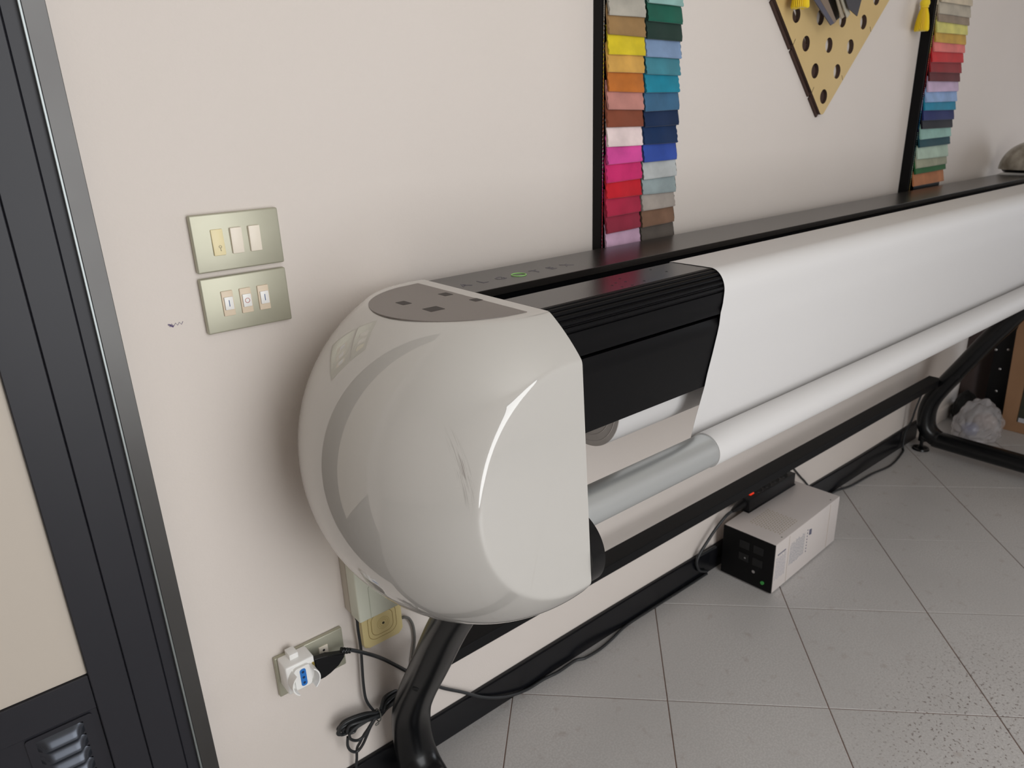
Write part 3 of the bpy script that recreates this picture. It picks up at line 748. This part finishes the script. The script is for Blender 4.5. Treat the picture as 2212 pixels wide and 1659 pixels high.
c3 = [((212, 196, 170), 'cream'), ((186, 176, 158), 'pale beige'), ((150, 132, 112), 'taupe'), ((226, 218, 120), 'pale yellow'), ((208, 164, 62), 'mustard'), ((232, 122, 116), 'salmon'),
      ((206, 34, 40), 'red'), ((150, 28, 36), 'dark red'), ((98, 20, 28), 'maroon'), ((208, 182, 212), 'lilac'), ((146, 176, 220), 'sky blue'), ((14, 134, 168), 'turquoise'),
      ((14, 32, 100), 'navy'), ((20, 22, 36), 'black'), ((152, 194, 184), 'mint'), ((16, 70, 82), 'dark teal'), ((186, 208, 190), 'pale mint'), ((170, 172, 148), 'sage'),
      ((40, 104, 56), 'green'), ((198, 128, 84), 'terracotta')]
z3 = [1.4492, 1.4198, 1.3997, 1.3734, 1.3481, 1.3251, 1.2982, 1.2710, 1.2474, 1.2198, 1.1920, 1.1690, 1.1420, 1.1187, 1.0913, 1.0689, 1.0344, 1.0103, .9941, .9588]
for (c, nm), z in zip(c3, z3): swatch(t, 2.3200, 2.5320, z, -.0400, -.0300, c, nm+' fabric swatch', .042)

# ------------------------------------------------------------------ plywood board with holes, leaflets, tassels
t = thing('perforated_board', 'diamond-shaped plywood board with rows of round holes, hung between the two sample boards', 'board', (1.778, 0, 1.17))
cur = bpy.data.curves.new('plywood', 'CURVE'); cur.dimensions = '2D'; cur.fill_mode = 'BOTH'; cur.extrude = .004
def spline(pts):
    s = cur.splines.new('POLY'); s.points.add(len(pts)-1)
    for q, (x, z) in zip(s.points, pts): q.co = (x, z, 0, 1)
    s.use_cyclic_u = True
ct = (1.799, 1.519); hd = .356; outl = []
corner = [(ct[0], ct[1]-hd), (ct[0]+hd, ct[1]), (ct[0], ct[1]+hd), (ct[0]-hd, ct[1])]
for k in range(4):
    p, a, b = Vector(corner[k]), Vector(corner[k-1]), Vector(corner[(k+1) % 4])
    da, db = (a-p).normalized(), (b-p).normalized(); r = .014; q = p+(da+db)*r
    s0 = math.atan2(-db.y, -db.x); 
    for j in range(9):
        f = j/8; d = (-(db)*(1-f)-(da)*f).normalized(); outl.append(tuple(q+d*r))
# slits cut into the edges
outl2 = []
def add_edge(a, b, ts):
    a, b = Vector(a), Vector(b); d = (b-a).normalized(); nrm = Vector((-d.y, d.x)); c = Vector(ct)
    if nrm.dot(c-a) < 0: nrm = -nrm
    for tt in ts:
        p = a+(b-a)*tt; skew = (nrm*.9+Vector((0, 1))*.35).normalized()
        outl2.extend([tuple(p-d*.0009), tuple(p-d*.0009+skew*.014), tuple(p+d*.0009+skew*.014), tuple(p+d*.0009)])
for k in range(4):
    seg = outl[k*9:(k+1)*9]; outl2.extend(seg)
    nx_ = outl[((k+1) % 4)*9]; add_edge(seg[-1], nx_, (.22, .56, .86))
spline(outl2)
rows_n = 11
for j in range(rows_n):
    cnt = j+1 if j <= 5 else rows_n-j
    for k in range(cnt):
        hx, hz = 1.7985+(k-(cnt-1)/2)*.1032, 1.2099+.0573*j
        spline([(hx+.0162*math.cos(a*math.pi/12), hz+.0168*math.sin(a*math.pi/12)) for a in range(24)])
co = bpy.data.objects.new('tmp', cur); COL.objects.link(co)
me = bpy.data.meshes.new_from_object(co.evaluated_get(bpy.context.evaluated_depsgraph_get())); bpy.data.objects.remove(co, do_unlink=True)
me.transform(Matrix.Translation((0, -.0088, 0)) @ Matrix.Rotation(math.radians(90), 4, 'X'))
me.transform(Matrix.Translation(-ORG[t.name]))
me.materials.clear(); me.materials.append(M_ply); me.materials.append(M_plyedge)
for p in me.polygons:
    if abs(p.normal.y) < .5: p.material_index = 1
pan = bpy.data.objects.new('plywood_panel', me); COL.objects.link(pan); pan.parent = t; ORG['plywood_panel'] = ORG[t.name]
lf = [('thin silver and black leaflet, leftmost of the fan', [(1.6034, 1.4305), (1.6293, 1.4324), (1.7413, 1.3653), (1.7281, 1.3599)], -.050, (84, 84, 98)),
      ('brown-grey leaflet second from the left of the fan', [(1.6434, 1.4343), (1.6856, 1.4374), (1.7618, 1.3708), (1.7526, 1.3656)], -.044, (128, 112, 98)),
      ('black leaflet in the middle of the fan', [(1.6962, 1.439), (1.7501, 1.443), (1.7858, 1.3804), (1.7687, 1.3718)], -.038, (18, 15, 15)),
      ('pale beige leaflet right of the black one', [(1.7236, 1.4398), (1.7437, 1.4412), (1.7918, 1.3816), (1.7782, 1.3761)], -.047, (170, 158, 140)),
      ('pale grey leaflet beside the dark grey one', [(1.7287, 1.4393), (1.753, 1.4411), (1.8045, 1.3874), (1.7918, 1.378)], -.053, (182, 176, 160)),
      ('wide dark grey leaflet, rightmost of the fan', [(1.7379, 1.4382), (1.8451, 1.4468), (1.8247, 1.3828), (1.7799, 1.3967)], -.060, (66, 66, 72))]
for nm, q, y, rgb in lf:
    q = [Vector(p) for p in q]; q[0] += (q[0]-q[3])*.10; q[1] += (q[1]-q[2])*.02
    bm = bmesh.new(); prism_y(bm, [tuple(p) for p in q], y-.0011, y+.0011)
    o = part('leaflet', bm, mat('leaflet_%d_%d_%d' % rgb, rgb, .28), None, origin=(q[2].x, y, q[2].y)); tag(o, nm+', on the plywood board', 'leaflet', 'leaflets on the plywood board')
t = COL.objects['perforated_board']
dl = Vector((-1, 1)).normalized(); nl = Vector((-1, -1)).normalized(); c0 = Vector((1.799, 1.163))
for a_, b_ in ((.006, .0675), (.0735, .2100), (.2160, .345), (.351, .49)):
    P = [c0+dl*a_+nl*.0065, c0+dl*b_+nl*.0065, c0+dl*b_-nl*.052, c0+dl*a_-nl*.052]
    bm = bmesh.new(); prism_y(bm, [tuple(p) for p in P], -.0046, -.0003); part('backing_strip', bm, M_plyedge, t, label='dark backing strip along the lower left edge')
t = thing('leaflet_holder', 'small plywood pocket holding the fan of leaflets', 'holder', (1.72, -.02, 1.449))
part('pocket', B(1.632, 1.88, -.066, -.0135, 1.4485, 1.56, bevel=.002, seg=1), M_ply, t)
def tassel(x, y, ztop, zbot, label, hang):
    t = thing('tassel', label, 'tassel', (x, y, zbot), 'yellow tassels'); hgt = ztop-zbot
    bm = bmesh.new(); prof = [(.0, 0), (.35, .004), (.62, .010), (.80, .013), (.9, .0135), (1.0, .008)]
    seg = 56; rows = []
    pr = [(0, .0205), (.03, .0225), (.25, .0205), (.5, .0165), (.68, .0115), (.74, .0085)]
    for s, r in pr:
        rows.append([bm.verts.new((x+(r*(1+.10*(-1)**k))*math.cos(2*math.pi*k/seg), y+(r*(1+.10*(-1)**k))*.7*math.sin(2*math.pi*k/seg), zbot+hgt*s+(.0016*random.uniform(-1, 1) if s == 0 else 0))) for k in range(seg)])
    for i in range(len(rows)-1):
        for k in range(seg): bm.faces.new((rows[i][k], rows[i][(k+1) % seg], rows[i+1][(k+1) % seg], rows[i+1][k]))
    bm.faces.new(rows[0][::-1]); bm.faces.new(rows[-1]); part('fringe', bm, M_tassel, t)
    bm = bmesh.new(); bmesh.ops.create_uvsphere(bm, u_segments=24, v_segments=14, radius=.0125, matrix=Matrix.Translation((x, y, zbot+hgt*.86))); part('head', bm, M_tassel, t, smooth=True)
    bm = bmesh.new(); ring(bm, (x, y, zbot+hgt*.735), (0, 0, 1), .009, .002, 24, 8); part('binding', bm, M_tassel, t, smooth=True)
    bm = bmesh.new(); tube(bm, [(x, y, zbot+hgt*.95), (x+.002, y*.9, zbot+hgt*1.4), (x+.004, y*.8, hang)], .0012, 6); part('hanging_loop', bm, M_tassel, t)
tassel(1.606, -.042, 1.465, 1.3895, 'yellow thread tassel hanging over the left of the plywood board', 1.56)
tassel(2.252, -.026, 1.452, 1.3735, 'yellow thread tassel hanging beside the right sample board', 1.56)

# ------------------------------------------------------------------ power unit and socket strip
u = thing('power_unit', 'warm white metal power supply box with black end panel on the floor under the plotter', 'power supply', (1.66, -.095, 0))
A = Vector((1.4855, -.1835, 0)); ang = math.radians(3.0)
UM = Matrix.Translation(A) @ Matrix.Rotation(ang, 4, 'Z')
UL, UD, UH = .358, .150, .150
def ubox(name, x0, x1, y0, y1, z0, z1, m, bevel=.0008, parent=u, **k):
    return part(name, B(x0, x1, y0, y1, z0, z1, bevel=bevel, seg=2, M=UM), m, parent, **k)
ubox('case', .004, UL, 0, UD, .004, UH, M_ups, bevel=.003, smooth=True)
ep = ubox('end_panel', 0, .0045, .001, UD-.001, .005, UH-.002, M_upsblack, label='black connector end panel')
bm = bmesh.new(); 
for yy, zz_ in ((.045, .115), (.085, .115), (.045, .078), (.085, .078)):
    box(bm, -.0012, .0002, yy-.014, yy+.014, zz_-.011, zz_+.011, bevel=.0006, seg=1, M=UM)
part('mains_outlet', bm, M_hole, ep)
bm = bmesh.new(); cyl(bm, UM @ Vector((0, .052, .050)), UM @ Vector((-.004, .052, .050)), .0045, seg=14); part('terminal', bm, M_chrome, ep)
bm = bmesh.new(); cyl(bm, UM @ Vector((0, .080, .078)), UM @ Vector((-.002, .080, .078)), .0025, seg=12); part('terminal', bm, M_chrome, ep)
bm = bmesh.new(); cyl(bm, UM @ Vector((0, .026, .027)), UM @ Vector((-.003, .026, .027)), .0048, seg=14); part('indicator', bm, M_green, ep, label='green button')
for xx in (.072, .300):
    ubox('side_seam', xx, xx+.0012, -.0004, .0004, .008, UH-.004, mat('seam_warm', (176, 160, 146), .6), bevel=0)
bm = bmesh.new()                                                   # punched air slots on the top
for ix in range(9):
    for iy in range(14):
        x, y = .055+.011*ix+.004*(iy % 2), .020+.0065*iy
        if y < .108: box(bm, x, x+.0058, y, y+.0016, UH-.0003, UH+.0003, M=UM)
part('air_slots', bm, mat('slot_ochre', (170, 156, 128), .7), u)
bm = bmesh.new()
for xx in (.045, .316): box(bm, xx, xx+.004, .008, .011, UH-.0002, UH+.0004, M=UM)
part('screw', bm, M_ink_grey, u)
# printed label: small lines of type on the long side
def print_lines(x0, x1, z0, z1, n, m, name, vert=True):
    bm = bmesh.new(); 
    for k in range(n):
        if vert:
            x = x0+(x1-x0)*(k+.5)/n; a, b = z0+random.uniform(0, .006), z1-random.uniform(0, .010); zc = a
            while zc < b:
                L = random.uniform(.003, .011); box(bm, x, x+.0009, -.0006, 0, zc, min(b, zc+L), M=UM); zc += L+.0016
    part(name, bm, m, u)
print_lines(.080, .160, .050, .122, 17, mat('print_grey', (158, 162, 172), .6), 'printed_text')
print_lines(.008, .060, .038, .112, 9, mat('print_pale', (164, 166, 180), .6), 'printed_text')
bm = bmesh.new()
for k in range(7): box(bm, .0165+.006*k, .020+.006*k, -.0007, 0, .1125, .1165, M=UM)
for k in range(8): box(bm, .1725, .1755, -.0007, 0, .052+.0094*k, .0555+.0094*k, M=UM)
for k in range(3): box(bm, .184+.005*k, .187+.005*k, -.0007, 0, .100-.001*k, .117-.001*k, M=UM)
part('printed_title', bm, mat('print_dark', (92, 94, 118), .6), u)
# socket strip lying on it
s = thing('socket_strip', 'black socket strip with a red switch lying on the power unit', 'socket strip', (1.69, -.026, UH))
SM = Matrix.Translation((1.574, -.0465, UH+.0005)) @ Matrix.Rotation(math.radians(.6), 4, 'Z')
def sbox(name, *a, m=M_blackplastic, bevel=.0025, **k): return part(name, B(*a, bevel=bevel, seg=2, M=SM), m, s, smooth=True, **k)
sbox('housing', 0, .235, 0, .042, 0, .040)
sbox('foot_flange', -.002, .238, -.0015, .0435, 0, .0035, bevel=.001)
sbox('switch', .022, .040, .012, .028, .040, .0445, m=M_red, bevel=.0015, label='red rocker switch, lit')
for k in range(4):
    bm = bmesh.new(); c0 = SM @ Vector((.066+.043*k, .021, .0402)); ring(bm, c0, (0, 0, 1), .0165, .0014, 28, 6)
    sk_ = part('socket_rim', bm, M_blackplastic, s, smooth=True)
    bm = bmesh.new(); cyl(bm, c0-Vector((0, 0, .0006)), c0+Vector((0, 0, .0002)), .0155, seg=28); part('socket_well', bm, M_hole, sk_)
bm = bmesh.new(); tube(bm, [SM @ Vector(p) for p in ((0, .021, .022), (-.018, .021, .021), (-.040, .020, .019), (-.052, .020, .018))], [.014, .0125, .0075, .0045], 16); part('cord_grip', bm, M_blackplastic, s, smooth=True)
bm = bmesh.new(); tube(bm, catmull([(1.525, -.0265, .168), (1.497, -.026, .163), (1.464, -.022, .139), (1.430, -.0205, .112), (1.400, -.0185, .083), (1.390, -.018, .060), (1.405, -.018, .030), (1.44, -.018, .012)], 6), .0040, 10); part('cord', bm, M_cable, s, smooth=True)
cord('cable', 'black cable looping from the skirting to the power unit', [(1.392, -.0165, .078), (1.425, -.017, .076), (1.457, -.017, .0745), (1.4745, -.016, .072)], .0038)
cord('cable', 'thin black cable on the wall dropping behind the power unit', [(1.835, -.0035, .20), (1.857, -.0035, .180), (1.914, -.0035, .126), (1.945, -.0045, .098), (1.958, -.0175, .070), (1.962, -.018, .030), (1.965, -.018, .0045)], .0030)
cord('cable', 'thin dark cable lying in a curve on the floor right of the power unit', [(1.99, -.022, .004), (2.06, -.020, .004), (2.130, -.020, .004), (2.2006, -.036, .004), (2.3282, -.042, .004), (2.4390, -.055, .004), (2.5719, -.036, .004), (2.606, -.022, .006), (2.613, -.0175, .040), (2.617, -.020, .075), (2.606, -.036, .120), (2.599, -.044, .160), (2.597, -.052, .20), (2.595, -.064, .260)], .0033)

# ------------------------------------------------------------------ far right: bag, case, board
t = thing('plastic_bag', 'crumpled translucent plastic bag on the floor beside the far leg', 'bag', (2.97, -.135, 0))
def crumple(bm, c, R, amp, seed, sub=5):
    import mathutils.noise as mn
    r = bmesh.ops.create_icosphere(bm, subdivisions=sub, radius=1)
    for v in bm.verts:
        d = v.co.normalized(); p = d*2.1+Vector((seed, 0, 0))
        a = (abs(mn.noise(d*2.6+Vector((seed, 0, 0))))-.2)*.17+(abs(mn.noise(d*4.5+Vector((seed, 3, 1))))-.2)*.035+mn.noise(d*9+Vector((1, seed, 1)))*.012
        v.co = Vector((c[0]+d.x*R[0]*(.86+amp*a*3), c[1]+d.y*R[1]*(.86+amp*a*3), max(.0025, c[2]+d.z*R[2]*(.86+amp*a*3))))
bm = bmesh.new(); crumple(bm, (2.925, -.150, .042), (.128, .090, .112), .34, 3.7, 6)
for v in bm.verts:
    q = (v.co.x-2.955)/.085; v.co.z *= .50+.50*math.exp(-q*q); v.co.z = max(v.co.z, .0025)
part('film', bm, M_bag, t, smooth=True)
bm = bmesh.new(); crumple(bm, (2.885, -.140, .035), (.036, .032, .030), .3, 9.1, 3); part('contents', bm, mat('dull_blue', (104, 112, 150), .6), t, smooth=True, label='bluish bundle showing through the film')
bm = bmesh.new(); crumple(bm, (2.965, -.16, .045), (.050, .045, .038), .35, 5.1, 3); part('contents', bm, mat('brown_grey', (150, 134, 128), .7), t, smooth=True, label='brownish bundle showing through the film')
t = thing('leaning_panel', 'tan wooden panel with a dark picture, standing at the right edge behind the bag', 'panel', (3.07, -.42, 0))
bm = bmesh.new(); P = [(-.190, .001), (-.60, .001), (-.60, .46), (-.225, .46), (-.197, .452), (-.182, .425), (-.176, .39)]
a = [bm.verts.new((3.055, y, z)) for y, z in P]; b = [bm.verts.new((3.075, y, z)) for y, z in P]; bm.faces.new(a); bm.faces.new(b[::-1])
for k in range(len(P)): bm.faces.new((a[k], b[k], b[(k+1) % len(P)], a[(k+1) % len(P)]))
part('board', bm, M_woodpan, t)
part('picture', B(3.052, 3.0549, -.56, -.238, .045, .26, bevel=.0008, seg=1), mat('dark_green_print', (44, 50, 44), .4, noise=(30, .6, (74, 70, 50))), t, label='dark picture on the panel')
part('picture_edge', B(3.0515, 3.0525, -.56, -.242, .045, .062, bevel=0), mat('pale_strip', (190, 190, 196), .5), t)
t = thing('studded_case', 'black case edge with round metal studs behind the tan panel', 'case', (3.12, -.16, 0))
bm = bmesh.new(); P = [(-.105, .002), (-.60, .002), (-.60, .52), (-.20, .50), (-.150, .432), (-.112, .372), (-.106, .30)]
a = [bm.verts.new((3.100, y, z)) for y, z in P]; b = [bm.verts.new((3.16, y, z)) for y, z in P]; bm.faces.new(a); bm.faces.new(b[::-1])
for k in range(len(P)): bm.faces.new((a[k], b[k], b[(k+1) % len(P)], a[(k+1) % len(P)]))
part('shell', bm, M_blackplastic, t)
for y, z in ((-.1115, .292), (-.151, .301), (-.137, .220), (-.119, .372), (-.140, .130)):
    bm = bmesh.new(); bmesh.ops.create_uvsphere(bm, u_segments=14, v_segments=8, radius=.0062, matrix=Matrix.Translation((3.0995, y, z))); part('stud', bm, M_chrome, t, smooth=True)
t = thing('brown_cloth_cover', 'dark brown draped cover in the corner behind the studded case', 'cover', (3.3, -.09, 0))
bm = bmesh.new(); n = 40; rows = []
pts = [(3.13+.55*k/n, -.004-.09*min(1, k/8)-.012*math.sin(k*.9)) for k in range(n+1)]
for x, y in pts: rows.append([bm.verts.new((x, y+(z*.02), z)) for z in (.002, .3, .62, .72)]+[bm.verts.new((x, -.002, .72)), bm.verts.new((x, -.002, .002))])
for i in range(n):
    for k in range(6): bm.faces.new((rows[i][k], rows[i][(k+1) % 6], rows[i+1][(k+1) % 6], rows[i+1][k]))
bm.faces.new(rows[0]); bm.faces.new(rows[-1][::-1])
part('drape', bm, M_brown, t, smooth=True)
t = thing('black_pouch', 'low black pouch on the floor behind the plastic bag', 'pouch', (3.09, -.06, 0))
bm = bmesh.new(); crumple(bm, (3.055, -.055, .05), (.085, .042, .075), .25, 1.3, 4); part('pouch_body', bm, M_deep, t, smooth=True)
